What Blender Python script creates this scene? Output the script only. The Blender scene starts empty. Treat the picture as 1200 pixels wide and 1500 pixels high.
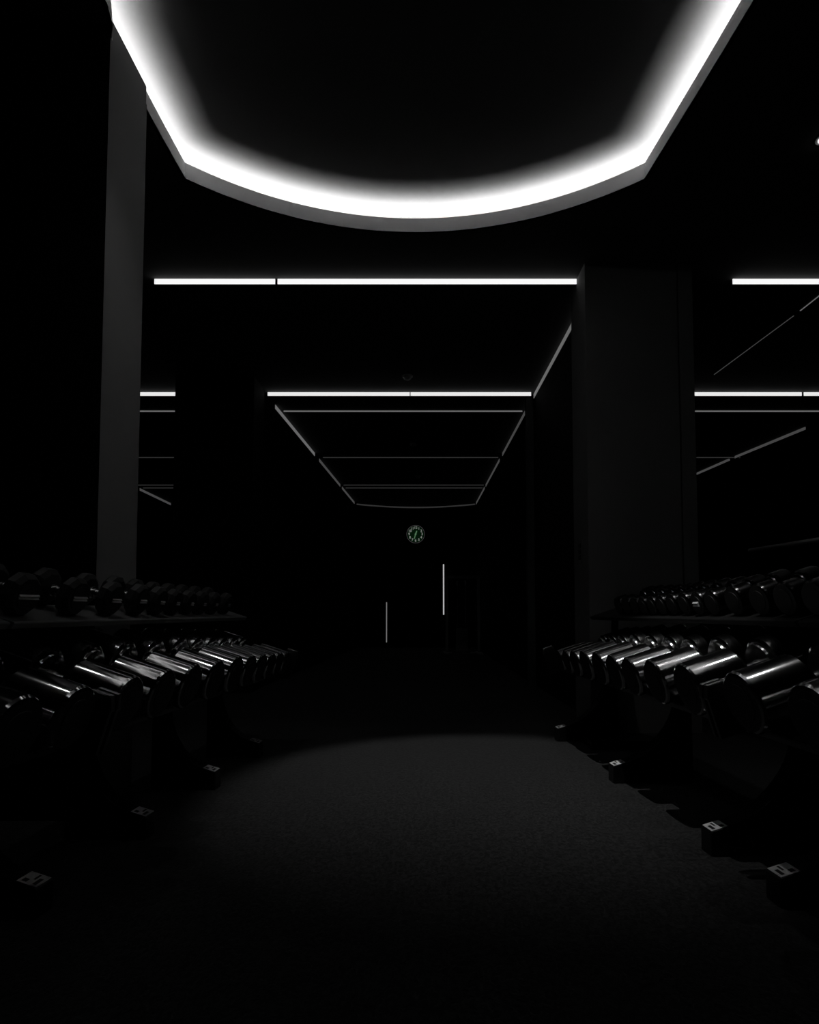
import bpy, bmesh, math, random
from mathutils import Vector, Matrix
random.seed(4)
PI = math.pi
scene = bpy.context.scene
C = scene.collection

# ------------------------------------------------------------------ materials
def pmat(name, col, rough=.5, metal=0., spec=.5, coat=0., noise=0., nscale=30., bump=0., bscale=200., emit=None, estr=0.):
    m = bpy.data.materials.new(name); m.use_nodes = True
    nt = m.node_tree; b = nt.nodes['Principled BSDF']
    if not hasattr(col, '__len__'): col = (col, col, col)
    b.inputs['Base Color'].default_value = (*col, 1)
    b.inputs['Roughness'].default_value = rough
    b.inputs['Metallic'].default_value = metal
    b.inputs['Specular IOR Level'].default_value = spec
    b.inputs['Coat Weight'].default_value = coat
    tc = nt.nodes.new('ShaderNodeTexCoord')
    if noise:
        n = nt.nodes.new('ShaderNodeTexNoise'); n.inputs['Scale'].default_value = nscale; n.inputs['Detail'].default_value = 4
        r = nt.nodes.new('ShaderNodeValToRGB')
        r.color_ramp.elements[0].color = (*[c*(1-noise) for c in col], 1)
        r.color_ramp.elements[1].color = (*[c*(1+noise) for c in col], 1)
        r.color_ramp.elements[0].position = .3; r.color_ramp.elements[1].position = .7
        nt.links.new(tc.outputs['Object'], n.inputs['Vector']); nt.links.new(n.outputs['Fac'], r.inputs['Fac'])
        nt.links.new(r.outputs['Color'], b.inputs['Base Color'])
    if bump:
        n = nt.nodes.new('ShaderNodeTexNoise'); n.inputs['Scale'].default_value = bscale; n.inputs['Detail'].default_value = 3
        bp = nt.nodes.new('ShaderNodeBump'); bp.inputs['Strength'].default_value = bump; bp.inputs['Distance'].default_value = .004
        nt.links.new(tc.outputs['Object'], n.inputs['Vector']); nt.links.new(n.outputs['Fac'], bp.inputs['Height'])
        nt.links.new(bp.outputs['Normal'], b.inputs['Normal'])
    if emit is not None:
        if not hasattr(emit, '__len__'): emit = (emit, emit, emit)
        b.inputs['Emission Color'].default_value = (*emit, 1)
        b.inputs['Emission Strength'].default_value = estr
    return m

def lamp_mat(name, strength, col=(1, 1, 1)):
    return pmat(name, .3, .6, emit=col, estr=strength)

M = {}
M['ceiling'] = pmat('ceiling_paint', .10, .9, spec=.1, noise=.05, nscale=3)
M['tray'] = pmat('tray_paint', .12, .9, spec=.1, noise=.03, nscale=3)
M['lip'] = pmat('lip_paint', .95, .8, spec=.2, noise=.03, nscale=5)
M['pillar'] = pmat('pillar_paint', .27, .85, spec=.2, noise=.04, nscale=4)
M['pillar_dim'] = pmat('pillar_grey_paint', .2, .85, spec=.2, noise=.04, nscale=4)
M['wall'] = pmat('black_wall', .012, .85, spec=.1, noise=.1, nscale=4)
M['black_panel'] = pmat('black_panel', .004, .9, spec=.0, noise=.1, nscale=6)
M['rubber'] = pmat('matte_rubber', .018, .55, spec=.35, noise=.15, nscale=60, bump=.05, bscale=300)
M['urethane'] = pmat('brushed_bright_steel', .5, .15, metal=1., noise=.1, nscale=60)
M['dark_chrome'] = pmat('dark_chrome', .5, .11, metal=1., noise=.1, nscale=60)
M['top_gloss'] = pmat('glossy_black', .05, .2, metal=1., noise=.1, nscale=60)
M['steel'] = pmat('brushed_steel', .62, .26, metal=1., noise=.06, nscale=120)
M['dull_steel'] = pmat('grey_frame_paint', .6, .5, metal=0., noise=.06, nscale=120)
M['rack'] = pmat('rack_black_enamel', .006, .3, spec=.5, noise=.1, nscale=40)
M['tray_edge'] = pmat('rack_tray_enamel', .13, .4, spec=.5, noise=.1, nscale=40)  # paler copy of the rack enamel, light on the left tray painted in
M['rack_matte'] = pmat('rack_matte_enamel', .008, .75, spec=.2, noise=.1, nscale=40)  # darker copy for the right top tray, its shade painted in
M['badge'] = pmat('badge_white', .85, .35, spec=.5, noise=.03, nscale=80)  # white of the painted reflections on the dumbbell ends
M['badge_dark'] = pmat('badge_ink', .02, .5, noise=.1, nscale=80)  # print on the toe stickers, and dark gap between painted reflections
M['sticker'] = pmat('sticker_silver', .9, .3, metal=.0, noise=.1, nscale=80)
M['plastic'] = pmat('white_plastic', .8, .4, noise=.03, nscale=50)
M['housing'] = pmat('lamp_housing', .02, .6, noise=.1, nscale=30)
M['led'] = lamp_mat('cove_led', 26.)
M['tube_a'] = lamp_mat('lamp_diffuser_bright', .95)
M['tube_b'] = lamp_mat('lamp_diffuser_mid', .82)
M['tube_c'] = lamp_mat('lamp_diffuser_side', .13)
M['tube_d'] = lamp_mat('lamp_diffuser_low', .055)
M['tube_f'] = lamp_mat('lamp_diffuser_low_line', .14)
M['tube_e'] = lamp_mat('lamp_diffuser_faint', .026)
M['slit_a'] = lamp_mat('door_slit_bright', .5)
M['slit_b'] = lamp_mat('door_slit_dim', .16)
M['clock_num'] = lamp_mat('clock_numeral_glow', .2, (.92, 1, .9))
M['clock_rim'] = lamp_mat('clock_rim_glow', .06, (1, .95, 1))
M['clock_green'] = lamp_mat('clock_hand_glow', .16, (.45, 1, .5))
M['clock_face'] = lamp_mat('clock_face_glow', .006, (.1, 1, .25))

# carpet
m = bpy.data.materials.new('woven_carpet'); m.use_nodes = True; nt = m.node_tree; b = nt.nodes['Principled BSDF']
b.inputs['Roughness'].default_value = .95; b.inputs['Specular IOR Level'].default_value = .25
b.inputs['Sheen Weight'].default_value = .25; b.inputs['Sheen Roughness'].default_value = .5
tc = nt.nodes.new('ShaderNodeTexCoord')
mp = nt.nodes.new('ShaderNodeMapping'); mp.inputs['Scale'].default_value = (85, 60, 1)
n1 = nt.nodes.new('ShaderNodeTexNoise'); n1.inputs['Scale'].default_value = 1.; n1.inputs['Detail'].default_value = 3; n1.inputs['Distortion'].default_value = .8
n2 = nt.nodes.new('ShaderNodeTexNoise'); n2.inputs['Scale'].default_value = 5.; n2.inputs['Detail'].default_value = 3
rp = nt.nodes.new('ShaderNodeValToRGB')
rp.color_ramp.elements[0].position = .42; rp.color_ramp.elements[1].position = .6
rp.color_ramp.elements[0].color = (.0015, .0015, .0015, 1); rp.color_ramp.elements[1].color = (.028, .028, .028, 1)
mx = nt.nodes.new('ShaderNodeMixRGB'); mx.blend_type = 'MULTIPLY'; mx.inputs['Fac'].default_value = .35
bp = nt.nodes.new('ShaderNodeBump'); bp.inputs['Strength'].default_value = .7; bp.inputs['Distance'].default_value = .004
L = nt.links.new
L(tc.outputs['Object'], mp.inputs['Vector']); L(mp.outputs['Vector'], n1.inputs['Vector']); L(tc.outputs['Object'], n2.inputs['Vector'])
L(n1.outputs['Fac'], rp.inputs['Fac']); L(rp.outputs['Color'], mx.inputs['Color1']); L(n2.outputs['Fac'], mx.inputs['Color2'])
L(mx.outputs['Color'], b.inputs['Base Color']); L(n1.outputs['Fac'], bp.inputs['Height']); L(bp.outputs['Normal'], b.inputs['Normal'])
M['carpet'] = m

# ------------------------------------------------------------------ mesh helpers
class MB:
    def __init__(s): s.v = []; s.f = []; s.mi = []; s.sm = []
    def add(s, vs, fs, mi=0, smooth=False, mat=None):
        o = len(s.v)
        for p in vs:
            p = Vector(p); s.v.append(tuple(mat @ p if mat else p))
        for f in fs: s.f.append([i+o for i in f]); s.mi.append(mi); s.sm.append(smooth)
        return s
    def box(s, x0, y0, z0, x1, y1, z1, mi=0, mat=None):
        vs = [(x0,y0,z0),(x1,y0,z0),(x1,y1,z0),(x0,y1,z0),(x0,y0,z1),(x1,y0,z1),(x1,y1,z1),(x0,y1,z1)]
        return s.add(vs, [(0,3,2,1),(4,5,6,7),(0,1,5,4),(1,2,6,5),(2,3,7,6),(3,0,4,7)], mi, False, mat)
    def prism(s, prof, y0, y1, mi=0, mat=None, smooth=False):
        """profile in (x,z), extruded along y"""
        n = len(prof)
        vs = [(x, y0, z) for x, z in prof] + [(x, y1, z) for x, z in prof]
        fs = [tuple(range(n)), tuple(range(2*n-1, n-1, -1))]
        s.add(vs, fs, mi, False, mat)
        o = len(s.v)-2*n
        for i in range(n):
            j = (i+1) % n
            s.f.append([o+i, o+n+i, o+n+j, o+j]); s.mi.append(mi); s.sm.append(smooth)
        return s
    def lathe(s, prof, seg=24, mi=0, smooth=True, mat=None, rot=0., capmi=None):
        """profile of (x, radius) turned about the x axis; ends capped"""
        vs = []; fs = []
        for x, r in prof:
            for k in range(seg):
                a = 2*PI*k/seg+rot; vs.append((x, r*math.sin(a), r*math.cos(a)))
        for i in range(len(prof)-1):
            for k in range(seg):
                k2 = (k+1) % seg
                fs.append((i*seg+k, (i+1)*seg+k, (i+1)*seg+k2, i*seg+k2))
        s.add(vs, fs, mi, smooth, mat)
        o = len(s.v)-len(vs)
        s.f.append([o+k for k in range(seg)]); s.mi.append(mi); s.sm.append(False)
        e = o+(len(prof)-1)*seg
        s.f.append([e+k for k in range(seg-1, -1, -1)]); s.mi.append(mi if capmi is None else capmi); s.sm.append(False)
        return s
    def tube(s, p, q, r, seg=12, mi=0):
        p = Vector(p); q = Vector(q); d = q-p
        m = Matrix.Translation(p) @ d.to_track_quat('X', 'Z').to_matrix().to_4x4()
        return s.lathe([(0, r), (d.length, r)], seg, mi, True, m)
    def mesh(s, name, mats):
        me = bpy.data.meshes.new(name); me.from_pydata(s.v, [], s.f)
        for mm in (mats if isinstance(mats, (list, tuple)) else [mats]): me.materials.append(mm)
        for p, mi, sm in zip(me.polygons, s.mi, s.sm): p.material_index = mi; p.use_smooth = sm
        bm = bmesh.new(); bm.from_mesh(me); bmesh.ops.recalc_face_normals(bm, faces=bm.faces); bm.to_mesh(me); bm.free()
        if any(s.sm): me.set_sharp_from_angle(angle=.28)
        return me
def link(name, me, parent=None, loc=None, bevel=0.):
    o = bpy.data.objects.new(name, me); C.objects.link(o)
    if parent: o.parent = parent
    if loc: o.location = loc
    if bevel:
        b = o.modifiers.new('b', 'BEVEL'); b.width = bevel; b.segments = 2; b.limit_method = 'ANGLE'; b.angle_limit = .6
    return o
def obj(name, mb, mat, parent=None, loc=None, bevel=0.): return link(name, mb.mesh(name, mat), parent, loc, bevel)
def tag(o, label, cat, group=None):
    o['label'] = label; o['category'] = cat
    if group: o['group'] = group
    return o
def empty(name, label, cat, loc=(0,0,0), rot=(0,0,0), group=None):
    o = bpy.data.objects.new(name, None); C.objects.link(o); o.empty_display_size = .05
    o.location = loc; o.rotation_euler = rot
    return tag(o, label, cat, group)
def struct(name, mb, mat, label=None, parent=None, bevel=0.):
    o = obj(name, mb, mat, parent, bevel=bevel)
    if parent is None: o['kind'] = 'structure'
    if label: o['label'] = label
    return o

# ------------------------------------------------------------------ the room
Z = 3.2            # underside of the lower ceiling
LIPT = 3.293       # top of the cove lip
Z2 = 3.40          # raised ceiling of the tray
XL, XR, Y0, Y1 = -5.7, 5.4, -2.2, 13.95

struct('floor', MB().box(XL-.1, Y0-.1, -.1, XR+.1, Y1+.1, 0), M['carpet'], 'dark woven carpet floor running between the dumbbell racks')
struct('wall_left', MB().box(XL-.1, Y0-.1, 0, XL, Y1+.1, Z), M['wall'], 'black left side wall beyond the pillars')
struct('wall_right', MB().box(XR, Y0-.1, 0, XR+.1, Y1+.1, Z), M['wall'], 'black right side wall beyond the pillars')
struct('wall_back', MB().box(XL, Y1, 0, XR, Y1+.1, Z), M['wall'], 'black end wall with the clock and the door')
struct('wall_front', MB().box(XL, Y0-.1, 0, XR, Y0, Z), M['wall'], 'black wall behind the viewpoint')

def arc(cx, cy, R, a0, a1, n):
    return [(cx+R*math.cos(a0+(a1-a0)*i/n), cy+R*math.sin(a0+(a1-a0)*i/n)) for i in range(n+1)]
# opening outline, counter-clockwise from the far right corner
far = arc(-.014, 1.841, 1.926, math.atan2(1.449, 1.271), math.atan2(1.444, -1.271), 40)
left = [(-1.292, 3.0), (-1.294, 2.75), (-1.292, 2.5), (-1.285, 2.46), (-1.25, 2.40), (-1.226, 2.31), (-1.228, 2.2), (-1.26, 2.1), (-1.292, 1.98), (-1.30, 1.5)]
near = arc(.02, 2.25, 1.745, math.atan2(-1.15, -1.32), math.atan2(-1.15, 1.32), 24)
right = [(1.335, 1.6), (1.318, 2.3), (1.297, 2.674)]
OUT = far+left+near+right
def offset(pts, d):
    n = len(pts); res = []
    for i in range(n):
        p = Vector(pts[i]); a = Vector(pts[i-1]); c = Vector(pts[(i+1) % n])
        e1 = (p-a).normalized(); e2 = (c-p).normalized()
        n1 = Vector((e1.y, -e1.x)); n2 = Vector((e2.y, -e2.x))
        mm = n1+n2; k = mm.length_squared
        if k < 1e-6: res.append(tuple(p+n1*d)); continue
        sc = min(2./k, 1.9)
        res.append(tuple(p+mm*sc*d))
    return res
def ring(pa, za, pb, zb):
    n = len(pa)
    return [(x, y, za) for x, y in pa]+[(x, y, zb) for x, y in pb], [(i, (i+1) % n, n+(i+1) % n, n+i) for i in range(n)]
def plate_with_hole(name, outer, hole, z, mat, label):
    bm = bmesh.new(); es = []
    for lp in (outer, hole):
        vs = [bm.verts.new((x, y, z)) for x, y in lp]
        es += [bm.edges.new((vs[i], vs[(i+1) % len(vs)])) for i in range(len(vs))]
    bmesh.ops.triangle_fill(bm, edges=es, use_beauty=True, use_dissolve=False)
    me = bpy.data.meshes.new(name); bm.to_mesh(me); bm.free(); me.materials.append(mat)
    o = link(name, me); o['kind'] = 'structure'; o['label'] = label
    return o
rect = [(XL, Y0), (XR, Y0), (XR, Y1), (XL, Y1)]
plate_with_hole('ceiling', rect, offset(OUT, .004), Z, M['ceiling'], 'dark flat lower ceiling around the lit oval tray')
LIPO = offset(OUT, .018)
TR = offset(OUT, .30)
mb = MB()
LIPI = offset(OUT, .007)
for a in ((OUT, Z, LIPI, LIPT), (LIPI, LIPT, LIPO, LIPT), (LIPO, LIPT, LIPO, Z+.01), (LIPO, Z, OUT, Z)): mb.add(*ring(*a))
struct('trim_1', mb, M['lip'], 'pale lip edging the oval ceiling tray')
mb = MB()
mb.add(*ring(LIPO, Z+.012, TR, Z+.012)); mb.add(*ring(TR, Z+.012, TR, Z2))
n = len(TR); mb.add([(x, y, Z2) for x, y in TR], [tuple(range(n))])
struct('ceiling_tray', mb, M['tray'], 'raised ceiling inside the oval tray, glowing at its edge')
LA, LB = offset(OUT, .020), offset(OUT, .148)
mb = MB(); mb.add(*ring(LA, Z+.030, LB, Z+.030)); mb.add(*ring(LA, Z+.014, LA, Z+.030)); mb.add(*ring(LB, Z+.030, LB, Z+.014))
tag(obj('cove_light', mb, M['led']), 'white light strip hidden behind the lip of the oval ceiling tray', 'light')

# pillars and corridor walls
mb = MB().box(-1.95, 2.45, 0, -1.284, 2.795, Z).box(-1.3, 2.45, Z, -1.2885, 2.795, LIPT-.001)
struct('pillar', mb, M['pillar'], 'grey lit pillar rising into the oval ceiling tray on the left')
struct('trim_2', MB().box(-1.97, 2.40, 0, -1.284, 2.449, Z), M['black_panel'], 'black panel on the front of the left pillar')
mb = MB().box(1.148, 4.11, 0, 1.775, 4.49, Z).box(1.775, 4.135, 0, 1.79, 4.49, Z).box(1.79, 4.115, 0, 1.887, 4.49, Z)
struct('pillar', mb, M['pillar_dim'], 'wide dark grey pillar behind the far end of the right rack')
struct('pillar', MB().box(-2.46, 6.13, 0, -1.66, 6.54, Z), M['wall'], 'near black pillar beside the left corridor wall')
struct('wall_right_corridor', MB().box(1.285, 4.49, 0, 1.39, 13.9, Z), M['wall'], 'black right wall of the corridor')
a = math.atan2(.30, 6.7)
mb = MB(); mb.add([(-1.675,6.6,0),(-1.36,13.9,0),(-1.46,13.9,0),(-1.775,6.6,0),(-1.675,6.6,Z),(-1.36,13.9,Z),(-1.46,13.9,Z),(-1.775,6.6,Z)],
                  [(0,1,2,3),(4,5,6,7),(0,1,5,4),(1,2,6,5),(2,3,7,6),(3,0,4,7)])
struct('wall_left_corridor', mb, M['wall'], 'black left wall of the corridor, slightly angled')
struct('trim_3', MB().box(1.205, 6.72, 0, 1.284, 6.80, Z-.02), M['pillar_dim'], 'dark vertical jamb at the corridor opening')

# ------------------------------------------------------------------ ceiling strip lights
def bar(p, q, h, mat, label, group, face=None, dp=.03):
    """a lamp bar fixed under the ceiling from p to q (plan points); its diffuser faces the given plan direction"""
    p = Vector((*p, 0)); q = Vector((*q, 0)); d = (q-p); Ln = d.length
    ang = math.atan2(d.y, d.x)
    side = Vector((-math.sin(ang), math.cos(ang), 0))
    fy = 1 if side.dot(Vector((*face, 0))) > 0 else -1
    o = empty('ceiling_strip_light', label, 'strip light', ((p.x+q.x)/2, (p.y+q.y)/2, Z-.0005), (0, 0, ang), group)
    mb = MB(); ya, yb = sorted((0, -fy*dp))
    mb.box(-Ln/2, ya, -h, Ln/2, yb, 0)
    obj('housing', mb, M['housing'], o)
    mb = MB(); ya, yb = sorted((fy*.0005, fy*.006))
    mb.box(-Ln/2+.002, ya, -h+.003, Ln/2-.002, yb, -.001)
    obj('diffuser', mb, mat, o)
    return o
CROSS = 'strip lights crossing the ceiling'; SIDE = 'strip lights along the side walls'
F = (0, -1)
bar((-1.9, 4.318), (-1.026, 4.318), .041, M['tube_a'], 'short bright strip light crossing the ceiling beside the lit grey pillar', CROSS, F)
bar((-1.012, 4.318), (1.147, 4.318), .041, M['tube_a'], 'longest bright strip light crossing the ceiling, nearest the oval tray', CROSS, F)
bar((2.27, 4.318), (3.6, 4.318), .041, M['tube_a'], 'bright strip light crossing the ceiling right of the wide pillar, higher one', CROSS, F)
bar((-5.0, 6.60), (-2.0, 6.60), .044, M['tube_b'], 'bright strip light seen between the lit pillar and the near black pillar', CROSS, F)
bar((-1.64, 6.60), (-.085, 6.60), .044, M['tube_b'], 'bright strip light over the corridor opening, left half', CROSS, F)
bar((-.08, 6.60), (1.24, 6.60), .044, M['tube_b'], 'bright strip light over the corridor opening, right half', CROSS, F)
bar((1.45, 6.60), (4.195, 6.60), .044, M['tube_b'], 'bright strip light low on the ceiling just right of the wide pillar', CROSS, F)
bar((4.215, 6.60), (5.3, 6.60), .044, M['tube_b'], 'short end of bright strip light at the right edge of the photo', CROSS, F)
for y, mt, nm, xl, xr in ((7.217, 'tube_f', 'first', -1.60, 1.25), (9.414, 'tube_e', 'second', -1.47, 1.25), (11.484, 'tube_e', 'third', -1.40, 1.25), (11.75, 'tube_e', 'fourth', -1.39, 1.25)):
    bar((xl, y), (xr, y), .018, M[mt], nm+' faint line of light crossing the corridor ceiling beyond its opening', CROSS, F)
    bar((-5.3, y), (-1.85, y), .018, M[mt], nm+' faint line of light beyond the left pillar gap, counted from the top', CROSS, F)
    if y < 9.5: bar((1.42, y), (5.0, y), .018, M[mt], nm+' faint line of light right of the wide pillar, below the bright strip', CROSS, F)
wl = lambda y: -1.675+.315*(y-6.6)/7.3+.004
SR = (-1, 0); SL = (1, 0)
bar((1.283, 4.5), (1.283, 6.66), .05, M['tube_c'], 'strip light along the right wall between the wide pillar and corridor opening', SIDE, SR, .002)
bar((1.283, 6.83), (1.283, 9.17), .05, M['tube_d'], 'strip light along the right corridor wall, nearest of three', SIDE, SR, .002)
bar((1.283, 9.5), (1.283, 11.45), .05, M['tube_d'], 'strip light along the right corridor wall, middle of three', SIDE, SR, .002)
bar((1.283, 11.65), (1.283, 13.36), .05, M['tube_d'], 'strip light along the right corridor wall, farthest of three', SIDE, SR, .002)
bar((wl(7.0)+.002, 7.0), (wl(9.17)+.002, 9.17), .05, M['tube_c'], 'strip light along the left corridor wall, nearest of three', SIDE, SL, .002)
bar((wl(9.5)+.002, 9.5), (wl(11.45)+.002, 11.45), .05, M['tube_d'], 'strip light along the left corridor wall, middle of three', SIDE, SL, .002)
bar((wl(11.65)+.002, 11.65), (wl(13.28)+.002, 13.28), .05, M['tube_d'], 'strip light along the left corridor wall, farthest of three', SIDE, SL, .002)
bar((5.03, 7.85), (4.885, 9.35), .04, M['tube_d'], 'sloping dim line of light low right of the wide pillar, longer piece', SIDE, SR)
bar((4.875, 9.48), (4.81, 10.55), .04, M['tube_d'], 'sloping dim line of light low right of the wide pillar, shorter piece', SIDE, SR)
bar((3.05, 4.0), (3.05, 4.78), .009, M['tube_c'], 'thin slanting line of light at the right edge, upper piece', SIDE, SR)
bar((3.05, 4.86), (3.0, 6.1), .007, M['tube_d'], 'thin slanting line of light at the right edge, lower piece', SIDE, SR)
bar((-5.39, 11.8), (-5.45, 13.45), .05, M['tube_d'], 'sloping dim line of light beyond the left pillar gap', SIDE, SL)
# curved lamp at the corridor end
mb = MB(); hs = MB(); pts = [(-1.34+2.6*i/24, 13.38+.42*(1-((i-12)/12)**2)) for i in range(25)]
o = empty('ceiling_strip_light', 'faint curved line of light at the far end of the corridor ceiling', 'strip light', (-.04, 13.6, Z-.0005), (0,0,0), CROSS)
for (x, y), (x2, y2) in zip(pts, pts[1:]):
    mb.add([(x+.04,y-13.6,-.05),(x2+.04,y2-13.6,-.05),(x2+.04,y2-13.6,-.02),(x+.04,y-13.6,-.02)], [(0,1,2,3)])
    hs.add([(x+.04,y-13.598,-.06),(x2+.04,y2-13.598,-.06),(x2+.04,y2-13.56,-.06),(x+.04,y-13.56,-.06),(x+.04,y-13.598,0),(x2+.04,y2-13.598,0),(x2+.04,y2-13.56,0),(x+.04,y-13.56,0)],
           [(0,1,2,3),(4,5,6,7),(0,1,5,4),(2,3,7,6)])
obj('diffuser', mb, M['tube_e'], o); obj('housing', hs, M['housing'], o)

# ------------------------------------------------------------------ downlights and detectors
o = empty('downlight', 'small bright downlight in the ceiling at the upper right edge', 'light', (2.065, 3.0, Z-.0005))
dn = Matrix.Rotation(PI/2, 4, 'Y')
obj('trim_ring', MB().lathe([(0, .042), (.004, .041), (.004, .030), (.001, .029)], 32, mat=dn), M['plastic'], o)
obj('lens', MB().lathe([(.001, .028), (.010, .026), (.016, .016), (.018, .004)], 32, mat=dn), lamp_mat('downlight_lens', 1.6), o)
SPX, SPY = .38, 2.12
o = empty('downlight', 'black downlight set in the dark middle of the oval ceiling tray', 'light', (SPX, SPY, Z2-.0005))
src = Vector((SPX, SPY, Z2-.04)); tgt = Vector((.36, 2.66, 0)); ax = (tgt-src).normalized()
fx = Matrix.Translation(src-Vector(o.location)) @ ax.to_track_quat('X', 'Z').to_matrix().to_4x4()
q = [(-.028, .045), (.092, .045), (.0925, .0345), (-.02, .0345)]
mb = MB()
for (xa, ra), (xb, rb) in zip(q, q[1:]+[(-.02, .001)]):
    K = 48
    mb.add([(x, r*math.sin(2*PI*k/K), r*math.cos(2*PI*k/K)) for x, r in ((xa, ra), (xb, rb)) for k in range(K)], [(k, (k+1) % K, K+(k+1) % K, K+k) for k in range(K)], 0, True, fx)
obj('baffle', mb, M['black_panel'], o)
sp = bpy.data.lights.new('downlight_beam', 'SPOT'); sp.energy = 132; sp.spot_size = 2*math.radians(38); sp.spot_blend = 1.; sp.shadow_soft_size = .003
so = bpy.data.objects.new('downlight_beam', sp); C.objects.link(so); so.parent = o; so.location = src-Vector(o.location)
so.rotation_euler = (Vector((.50, 3.75, 0))-src).to_track_quat('-Z', 'Y').to_euler()
for x, y, zc, e, rs, nm in ((-1.43, 2.08, Z, 3.2, .03, 'lower ceiling above the left'), (1.42, 2.10, Z, 8., .03, 'lower ceiling above the right'),
                        (-.97, 2.2, Z2, 8., .03, 'oval tray on the side of the left'), (1.0, 2.2, Z2, 11., .03, 'oval tray on the side of the right')):
    o = empty('downlight', 'small downlight in the '+nm+' dumbbell rack', 'light', (x, y, zc-.0005))  # added lamps out of view, put in for the dumbbell highlights
    obj('trim_ring', MB().lathe([(0, .042), (.004, .041), (.004, .030), (.001, .029)], 32, mat=dn), M['plastic'], o)
    obj('lens', MB().lathe([(.001, .028), (.004, .026), (.006, .004)], 32, mat=dn), bpy.data.materials['downlight_lens'], o)
    sp = bpy.data.lights.new('downlight_beam', 'SPOT'); sp.energy = e; sp.spot_size = math.radians(46); sp.spot_blend = .8; sp.shadow_soft_size = rs
    so = bpy.data.objects.new('downlight_beam', sp); C.objects.link(so); so.parent = o; so.location = (0, 0, -.02)
    so.rotation_euler = (Vector((x, y+(.15 if zc == Z else .95), 0))-Vector((x, y, zc))).to_track_quat('-Z', 'Y').to_euler()
for k, (x, y, nm) in enumerate(((-.104, 6.13, 'in front of the corridor opening'), (-.068, 8.66, 'just inside the corridor'), (0, 10.73, 'deep in the corridor'))):
    o = empty('smoke_detector', 'small round smoke detector on the ceiling '+nm, 'smoke detector', (x, y, Z-.0005), group='ceiling smoke detectors')
    obj('base', MB().lathe([(0, .055), (.012, .055), (.014, .05)], 28, mat=dn), M['plastic'], o)
    obj('cap', MB().lathe([(.014, .04), (.03, .038), (.042, .025), (.044, .01)], 28, mat=dn), M['plastic'], o)

# ------------------------------------------------------------------ far end: door, clock, cable machine
YD = 13.9
d = struct('door_1', MB().box(-.70, YD-.045, 0, -.655, YD-.001, 1.87).box(.545, YD-.045, 0, .59, YD-.001, 1.87).box(-.655, YD-.045, 1.83, .545, YD-.001, 1.87),
           M['housing'], 'dark doorway in the end wall below the clock, edges catching light')
obj('door_panel', MB().box(-.652, YD-.035, .01, .542, YD-.005, 1.828), M['black_panel'], d)
obj('light_slit', MB().box(.572, YD-.052, .74, .598, YD-.0455, 1.88), M['slit_a'], d)  # glowing bars stand in for the light along the door edges
obj('light_slit', MB().box(-.712, YD-.052, .12, -.69, YD-.0455, 1.02), M['slit_b'], d)

CX, CZ, CR = -.047, 2.565, .205
ck = empty('wall_clock', 'round black wall clock with pale numerals and green glowing hands', 'clock', (CX, YD-.001, CZ))
fw = Matrix.Rotation(-PI/2, 4, 'Z')      # lathe axis points to -y
obj('case', MB().lathe([(0, CR), (.03, CR), (.036, CR-.008), (.03, CR-.016)], 48, mat=fw), M['housing'], ck)
obj('face', MB().lathe([(.0302, CR-.017), (.032, CR-.02)], 48, mat=fw), M['clock_face'], ck)
mb = MB(); k = 64
for i in range(k):
    a0, a1 = 2*PI*i/k, 2*PI*(i+1)/k
    mb.add([(r*math.cos(a), -.0385, r*math.sin(a)) for r, a in ((CR-.007, a0), (CR-.007, a1), (CR-.001, a1), (CR-.001, a0))], [(0,1,2,3)])
    mb.add([(CR*math.cos(a), y, CR*math.sin(a)) for y, a in ((-.0385, a0), (-.0385, a1), (-.028, a1), (-.028, a0))], [(0,1,2,3)])
obj('rim', mb, M['clock_rim'], ck)
for hnum in range(1, 13):
    cu = bpy.data.curves.new('num', 'FONT'); cu.body = str(hnum); cu.size = .078; cu.align_x = 'CENTER'; cu.align_y = 'CENTER'; cu.extrude = .001; cu.offset = .0012
    to = bpy.data.objects.new('num', cu); C.objects.link(to); bpy.context.view_layer.update()
    me = bpy.data.meshes.new_from_object(to.evaluated_get(bpy.context.evaluated_depsgraph_get()))
    ang = PI/2-hnum*PI/6
    me.transform(Matrix.Translation((.147*math.cos(ang), -.034, .147*math.sin(ang))) @ Matrix.Rotation(PI/2, 4, 'X'))
    bpy.data.objects.remove(to); bpy.data.curves.remove(cu); me.materials.clear(); me.materials.append(M['clock_num']); link('numeral', me, ck)
def hand(nm, ang, ln, w, y):
    a = math.radians(90-ang); ux, uz = math.cos(a), math.sin(a); px, pz = -uz, ux
    q = [(-.03, w), (ln*.7, w), (ln, w*.25), (ln, -w*.25), (ln*.7, -w), (-.03, -w)]
    vs = [(t*ux+s_*px, y, t*uz+s_*pz) for t, s_ in q]+[(t*ux+s_*px, y-.002, t*uz+s_*pz) for t, s_ in q]
    fs = [tuple(range(6)), tuple(range(11, 5, -1))]+[(i, (i+1) % 6, 6+(i+1) % 6, 6+i) for i in range(6)]
    obj(nm, MB().add(vs, fs), M['clock_green'], ck)
hand('hour_hand', 20, .085, .012, -.0365); hand('minute_hand', 196, .125, .009, -.039)
obj('hub', MB().lathe([(.033, .02), (.043, .018)], 20, mat=fw), M['clock_green'], ck)

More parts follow.
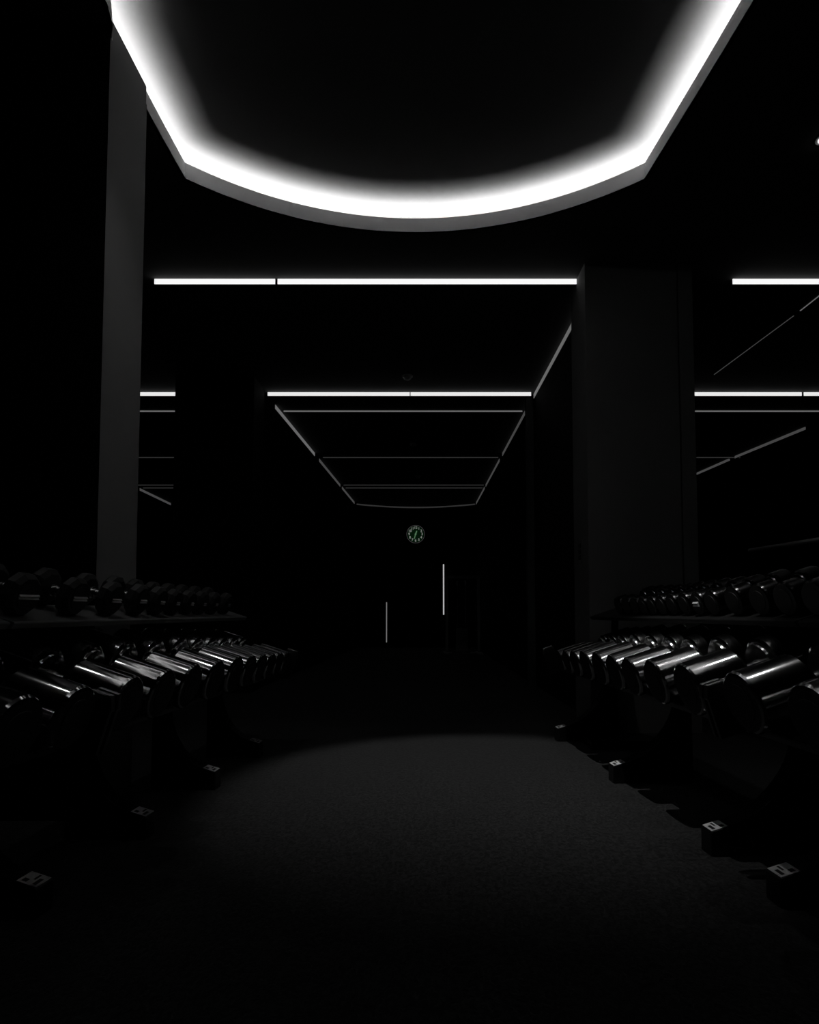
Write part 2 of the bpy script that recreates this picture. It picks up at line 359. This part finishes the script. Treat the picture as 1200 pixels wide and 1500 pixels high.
cm = empty('cable_machine', 'steel framed cable machine standing right of the far door', 'gym machine', (.86, 11.9, 0))
for x, h in ((-.3, 1.45), (.32, 1.45)):
    obj('upright', MB().box(x-.025, -.03, .03, x+.025, .03, h), M['dull_steel'], cm, bevel=.006)
obj('top_beam', MB().box(-.325, -.035, 1.45, .345, .035, 1.50), M['dull_steel'], cm, bevel=.006)
obj('base_frame', MB().box(-.36, -.32, 0, -.26, .3, .03).box(.27, -.32, 0, .37, .3, .03).box(-.3, -.05, 0, .32, .05, .03), M['dull_steel'], cm, bevel=.005)
mb = MB()
for i in range(12): mb.box(-.12, -.06, .06+i*.036, .1, .06, .09+i*.036)
obj('weight_stack', mb, M['dull_steel'], cm)
for x in (-.08, .06): obj('guide_rod', MB().tube((x, .0, .03), (x, .0, 1.45), .009), M['steel'], cm)
for x in (-.1, .06): obj('pulley', MB().lathe([(-.012, .05), (-.004, .042), (.004, .042), (.012, .05)], 24, mat=Matrix.Translation((x, -.06, 1.36))), M['plastic'], cm)
obj('cable', MB().tube((-.1, -.11, 1.36), (-.1, -.11, .55), .004).tube((.06, -.11, 1.36), (.06, -.11, .6), .004), M['dull_steel'], cm)
obj('handle_bar', MB().tube((-.16, -.11, .56), (.1, -.11, .56), .014), M['steel'], cm)
obj('foot_plate', MB().box(-.2, -.3, .03, .12, -.1, .045), M['steel'], cm, bevel=.004)

# switch plate on the wide pillar
o = empty('wall_switch', 'small light switch plate on the side of the wide right pillar', 'switch', (1.1478, 4.297, 1.222))
obj('plate', MB().box(-.008, -.045, -.08, 0, .045, .08), M['pillar_dim'], o, bevel=.002)
for z in (-.04, .0, .04): obj('rocker', MB().box(-.0125, -.03, z-.016, -.0082, .03, z+.016), M['housing'], o)

# steel rail beyond the right rack
o = empty('handrail', 'thin dark steel rail standing in the gloom behind the right rack', 'rail', (2.62, 4.35, 0))
obj('rail', MB().tube((0, -.5, 1.27), (0, .48, 1.285), .016), M['dull_steel'], o)
for y in (-.45, .43): obj('post', MB().box(-.016, y-.016, .012, .016, y+.016, 1.262), M['rack'], o, bevel=.003)
for y in (-.45, .43): obj('foot', MB().box(-.16, y-.03, 0, .16, y+.03, .012), M['rack'], o, bevel=.003)

# low black step under the right rack
o = empty('aerobic_step', 'low black step box on the carpet under the right rack', 'step', (1.19, 3.70, 0))
obj('platform', MB().box(-.19, -.105, .025, .19, .09, .055), M['rack'], o, bevel=.006)
for x in (-.15, .15): obj('foot', MB().box(x-.03, -.09, 0, x+.03, .075, .0245), M['rack'], o, bevel=.003)

# ------------------------------------------------------------------ dumbbell racks
TAU = math.radians(17.6); ct, st = math.cos(TAU), math.sin(TAU)
LOWP = (.047, .449); TOPP = (.326, .788)       # a point on each tray surface, (v, z); the trays rise by TAU away from the aisle
YAW = {-1: -math.atan(.07), 1: math.atan(.055)}
LINE = {-1: (.99, .07), 1: (1.04, .055)}
def tp(P, s, n=0.): return (P[0]+s*ct-n*st, P[1]+s*st+n*ct)
def build_rack(sg, ln, vf, topend, legs):
    """meshes in rack coordinates: x = sg * distance outward from the lower toe line, y along the rack"""
    fl = lambda pr: [(sg*v, z) for v, z in pr]
    R = {}
    lip = [tp(LOWP, .028, -.012), tp(LOWP, .024, -.006), tp(LOWP, .028, 0), tp(LOWP, .40, 0), tp(LOWP, .404, -.006), tp(LOWP, .40, -.018), tp(LOWP, .05, -.018), tp(LOWP, .04, -.03), tp(LOWP, .03, -.03)]
    R['lower_tray'] = MB().prism(fl(lip), .02, ln-.02).mesh('lower_tray', M['rack'])
    e = topend
    lip = [tp(TOPP, -.05, -.022), tp(TOPP, -.056, -.004), tp(TOPP, -.052, .0), tp(TOPP, e, 0), tp(TOPP, e+.004, -.006), tp(TOPP, e, -.016), tp(TOPP, -.02, -.016), tp(TOPP, -.035, -.026)]
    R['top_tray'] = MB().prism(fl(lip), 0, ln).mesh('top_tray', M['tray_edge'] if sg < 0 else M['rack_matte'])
    # swooping leg
    pv = .385
    cur = [(vf, .0), (vf, .074), (vf+.004, .080), (vf+.065, .097)]
    b0, b1, b2, b3 = Vector((vf+.065, .097)), Vector((vf+.17, .13)), Vector((pv-.02, .24)), Vector((pv-.022, .44))
    for i in range(1, 15):
        t = i/14; p = b0*(1-t)**3+b1*3*t*(1-t)**2+b2*3*t*t*(1-t)+b3*t**3; cur.append((p.x, p.y))
    cur += [(pv-.02, tp(LOWP,(pv-.02-LOWP[0])/ct,-.018)[1]), (pv+.03, tp(LOWP,(pv+.03-LOWP[0])/ct,-.018)[1]), (pv+.035, .0), (pv-.08, 0), (pv-.11, .012), (vf+.09, .012), (vf+.07, .0)]
    R['leg'] = MB().prism(fl(cur), -.034, .034).mesh('leg', M['rack'])
    R['post'] = MB().prism(fl([(pv-.01, tp(LOWP,(pv-.01-LOWP[0])/ct)[1]), (pv+.03, tp(LOWP,(pv+.03-LOWP[0])/ct)[1]), (pv+.04, tp(TOPP,(pv+.04-TOPP[0])/ct,-.016)[1]), (pv, tp(TOPP,(pv-TOPP[0])/ct,-.016)[1])]), -.011, .011).mesh('post', M['rack'])
    # sticker lying on the toe
    sl = math.atan2(.017, .061)
    mt = Matrix.Translation((sg*(vf+.004), 0, .0805)) @ Matrix.Rotation(-sg*sl, 4, 'Y')
    mb = MB().box(0, -.03, .0003, sg*.058, .03, .0012, 0, mt)
    mb.box(sg*.008, -.022, .0013, sg*.018, .010, .0016, 1, mt); mb.box(sg*.024, -.002, .0013, sg*.03, .024, .0016, 1, mt); mb.box(sg*.036, -.022, .0013, sg*.05, -.006, .0016, 1, mt)
    R['label_plate'] = mb.mesh('label_plate', [M['sticker'], M['badge_dark']])
    q = [tp(LOWP, -.05, -.03), tp(LOWP, -.05, .10), tp(LOWP, -.035, .135), tp(LOWP, .02, .135), tp(LOWP, .05, .06), tp(LOWP, .34, .05), tp(LOWP, .34, -.03)]
    R['end_bracket'] = MB().prism(fl(q), 0, .018).mesh('end_bracket', M['rack'])
    q = [tp(LOWP, -.037, .1355), tp(LOWP, -.05, .1005), tp(LOWP, -.056, .1), tp(LOWP, -.042, .142), tp(LOWP, .02, .142), tp(LOWP, .02, .1355)]
    R['end_cap'] = MB().prism(fl(q), 0, .018).mesh('end_cap', M['steel'])
    return R
def place_rack(sg, y0, R, ln, legs, posts, label):
    A, B = LINE[sg]
    rk = empty('dumbbell_rack', label, 'dumbbell rack', (sg*(A-B*y0), y0, 0), (0, 0, YAW[sg]), 'two tier dumbbell racks')
    link('lower_tray', R['lower_tray'], rk, bevel=.002); link('top_tray', R['top_tray'], rk, bevel=.002)
    for u in legs:
        lg = link('leg', R['leg'], rk, (0, u, 0), .004)
        lp = link('label_plate', R['label_plate'], lg); lp['label'] = 'small silver label plate on the toe'
    for u in posts: link('post', R['post'], rk, (0, u, 0), .002)
    for u in (0, ln-.018):
        e = link('end_bracket', R['end_bracket'], rk, (0, u, 0), .003)
        link('end_cap', R['end_cap'], e, None, .002)
    return rk
LN = 1.90
RL = build_rack(-1, LN, .118, .125, None); RR = build_rack(1, LN+.06, .035, .19, None)
place_rack(-1, 1.725, RL, LN, (.50, 1.11, 1.72), (.444, .887, 1.885), 'long black two-tier dumbbell rack in front of the lit grey pillar')
place_rack(-1, 1.715-LN, RL, LN, (.28, 1.08, 1.855), (.25, 1.05, 1.68), 'black two-tier dumbbell rack cut off by the left edge of the photo')
place_rack(1, 1.955, RR, LN+.06, (.13, .99, 1.92), (.03, .545, 1.87), 'black two-tier dumbbell rack by the wide pillar, its feet around the carpet')
place_rack(1, 1.945-LN-.06, RR, LN+.06, (.2, 1.0, 1.75), (.2, 1.0, 1.63), 'black two-tier dumbbell rack cut off by the right edge of the photo')

# ------------------------------------------------------------------ dumbbells
cache = {}
def head_mesh(r, h, sides, mat, rough_round):
    key = ('head', r, h, sides, mat)
    if key not in cache:
        pr = [(0, r*.45), (.002, r*.80), (.009, r*.82), (.0095, r*.74), (.014, r*.74), (.0145, r*.90), (.02, r), (h-.011, r), (h-.004, r*.955), (h, r*.88)]   # inner side at 0, outer face at h
        if sides < 20: pr = [(0, r*.5), (.004, r*.78), (.016, r), (h-.014, r), (h, r*.82)]
        mb = MB().lathe(pr, sides, 0, sides > 20, None, PI/sides, 1)
        mb.lathe([(h-.001, r*.62), (h+.002, r*.60), (h+.002, r*.5)], 32, 1)
        cache[key] = mb.mesh('head', [M[mat], M['rubber']])
    return cache[key]
def handle_mesh(hl, hr):
    key = ('handle', hl, hr)
    if key not in cache:
        q = hl/2
        pr = [(-q-.004, hr*1.35), (-q+.008, hr*1.35), (-q+.010, hr*1.05), (-q+.014, hr*1.05), (-q+.016, hr*1.2), (-q+.022, hr*1.2), (-q+.025, hr*.95),
              (-q*.35, hr*1.06), (0, hr*1.1), (q*.35, hr*1.06), (q-.025, hr*.95), (q-.022, hr*1.2), (q-.016, hr*1.2), (q-.014, hr*1.05), (q-.010, hr*1.05), (q-.008, hr*1.35), (q+.004, hr*1.35)]
        cache[key] = MB().lathe(pr, 28).mesh('handle', M['steel'])
    return cache[key]
def glint_mesh(w, h):  # pale strips stand in for strip lights reflected in the end face
    key = ('badge', w, h)
    if key not in cache:
        mb = MB().box(0, -w/2, -h/2, .0015, w/2, h/2)
        for z in (-h*.25, h*.25):
            pr = [(.0015, z-h*.2), (.0015+h*.12, z-h*.2), (.0015+h*.3, z-h*.05), (.0015, z+h*.2)]
            mb.prism(pr, -w/2, w/2, 1)
        cache[key] = mb.mesh('badge', [M['badge_dark'], M['badge']])
    return cache[key]
def dumbbell(sg, y, P, off, r, hh, hl, hr, sides, mat, label, group, glint=None):
    """off = distance of the front face from the tray's reference point, along the tray"""
    A, B = LINE[sg]; ln = 2*hh+hl
    s = off+ln/2
    v, z = tp(P, s, .0006)
    # outward direction of the row
    n = math.hypot(1, B); ox, oy = sg/n, B/n
    x = sg*(A-B*y)
    yaw = YAW[sg]+(PI if sg > 0 else 0)
    o = empty('dumbbell', label, 'dumbbell', (x+ox*v, y+oy*v, z), (0, TAU, yaw), group)
    rr = r*math.cos(PI/sides) if sides < 20 else r
    link('handle', handle_mesh(hl, hr), o, (0, 0, rr))
    me = head_mesh(r, hh, sides, mat, None)
    f = link('head', me, o, (hl/2, 0, rr))
    bk = link('head', me, o, (-hl/2, 0, rr)); bk.rotation_euler = (0, 0, PI)
    if glint:
        bd = link('badge', glint_mesh(*glint), f, (hh+.0022, 0, 0)); bd['label'] = 'pale badge with a dark line on the end face'
    return o
ORD = ['', 'second ', 'third ', 'fourth ', 'fifth ', 'sixth ', 'seventh ', 'eighth ', 'ninth ', 'tenth ', 'eleventh ', 'twelfth ', 'thirteenth ', 'fourteenth ', 'fifteenth ', 'sixteenth ']
def row(ys, rs, mk):
    n = len(ys)
    for i, (y, r) in enumerate(zip(ys, rs)):
        k = n-1-i
        mk(y, r, k, 'at the far end' if k == 0 else ORD[k]+'from the far end')
LLy = [1.16, 1.385, 1.595, 1.845, 2.06, 2.275, 2.5, 2.72, 2.905, 3.075, 3.235, 3.38, 3.52]
LLr = [.088, .088, .086, .086, .086, .086, .084, .084, .08, .076, .072, .07, .068]
row(LLy, LLr, lambda y, r, k, w: dumbbell(-1, y, LOWP, -.02, r, .185, .075, .0175, 48, 'dark_chrome',
    'long dark polished dumbbell, lower tier of left racks, '+w, 'dumbbells on the lower left tier'))
LRy = [1.25, 1.50, 1.798, 2.12, 2.378, 2.615, 2.80, 2.995, 3.195, 3.375, 3.53, 3.675]
LRr = [.095, .095, .095, .093, .09, .085, .085, .085, .082, .076, .072, .068]
row(LRy, LRr, lambda y, r, k, w: dumbbell(1, y, LOWP, -.02, r, .195, .075, .0175, 48, 'urethane',
    'bright polished dumbbell, lower tier of right racks, '+w, 'dumbbells on the lower right tier'))
LTy = [1.565, 1.795, 2.041, 2.26, 2.452, 2.612, 2.759, 2.907, 3.051, 3.202, 3.37]
LTr = [.07, .068, .068, .066, .066, .064, .062, .062, .062, .062, .062]
bw = [.09, .085, .072, .06, .048, .036, .03, .026, .026, .026, .026]  # widths of the painted reflections, shrinking with distance
row(LTy, LTr, lambda y, r, k, w: dumbbell(-1, y, TOPP, -.018, r, .052, .052, .016, 10, 'rubber',
    'small black dumbbell, pale badge on its end, left top tier, '+w, 'dumbbells on the top left tier', (bw[len(LTy)-1-k], .017)))
RTy = [1.73, 1.885, 2.026, 2.166, 2.326, 2.486, 2.60, 2.717, 2.835, 2.945, 3.05, 3.155, 3.262, 3.375, 3.486]
RTr = [.06, .06, .06, .06, .06, .055, .054, .054, .053, .052, .05, .05, .051, .053, .053]
row(RTy, RTr, lambda y, r, k, w: dumbbell(1, y, TOPP, -.018, r, .08, .075, .016, 48, 'top_gloss',
    ('small glossy dumbbell with a pale badge, right top tier, ' if RTy[len(RTy)-1-k] == 2.60 else 'small glossy black dumbbell, right top tier, ')+w, 'dumbbells on the top right tier',
    (.045, .022) if RTy[len(RTy)-1-k] == 2.60 else None))

# ------------------------------------------------------------------ world, camera, view
w = bpy.data.worlds.new('World'); scene.world = w; w.use_nodes = True
w.node_tree.nodes['Background'].inputs['Color'].default_value = (0, 0, 0, 1); w.node_tree.nodes['Background'].inputs['Strength'].default_value = 0
cam = bpy.data.cameras.new('Camera'); co = bpy.data.objects.new('Camera', cam); C.objects.link(co)
co.location = (0, 0, .8); co.rotation_euler = (PI/2+math.radians(2.9), 0, 0)
cam.sensor_fit = 'AUTO'; cam.sensor_width = 36; cam.lens = 36*900/1500
cam.shift_x = -12/1500; cam.shift_y = 101/1500; cam.clip_start = .02; cam.clip_end = 60
scene.camera = co
vs = scene.view_settings
vs.view_transform = 'Standard'; vs.look = 'None'; vs.exposure = 0; vs.gamma = 1; vs.use_curve_mapping = False
scene.cycles.use_denoising = True
scene.cycles.max_bounces = 8; scene.cycles.sample_clamp_indirect = 4
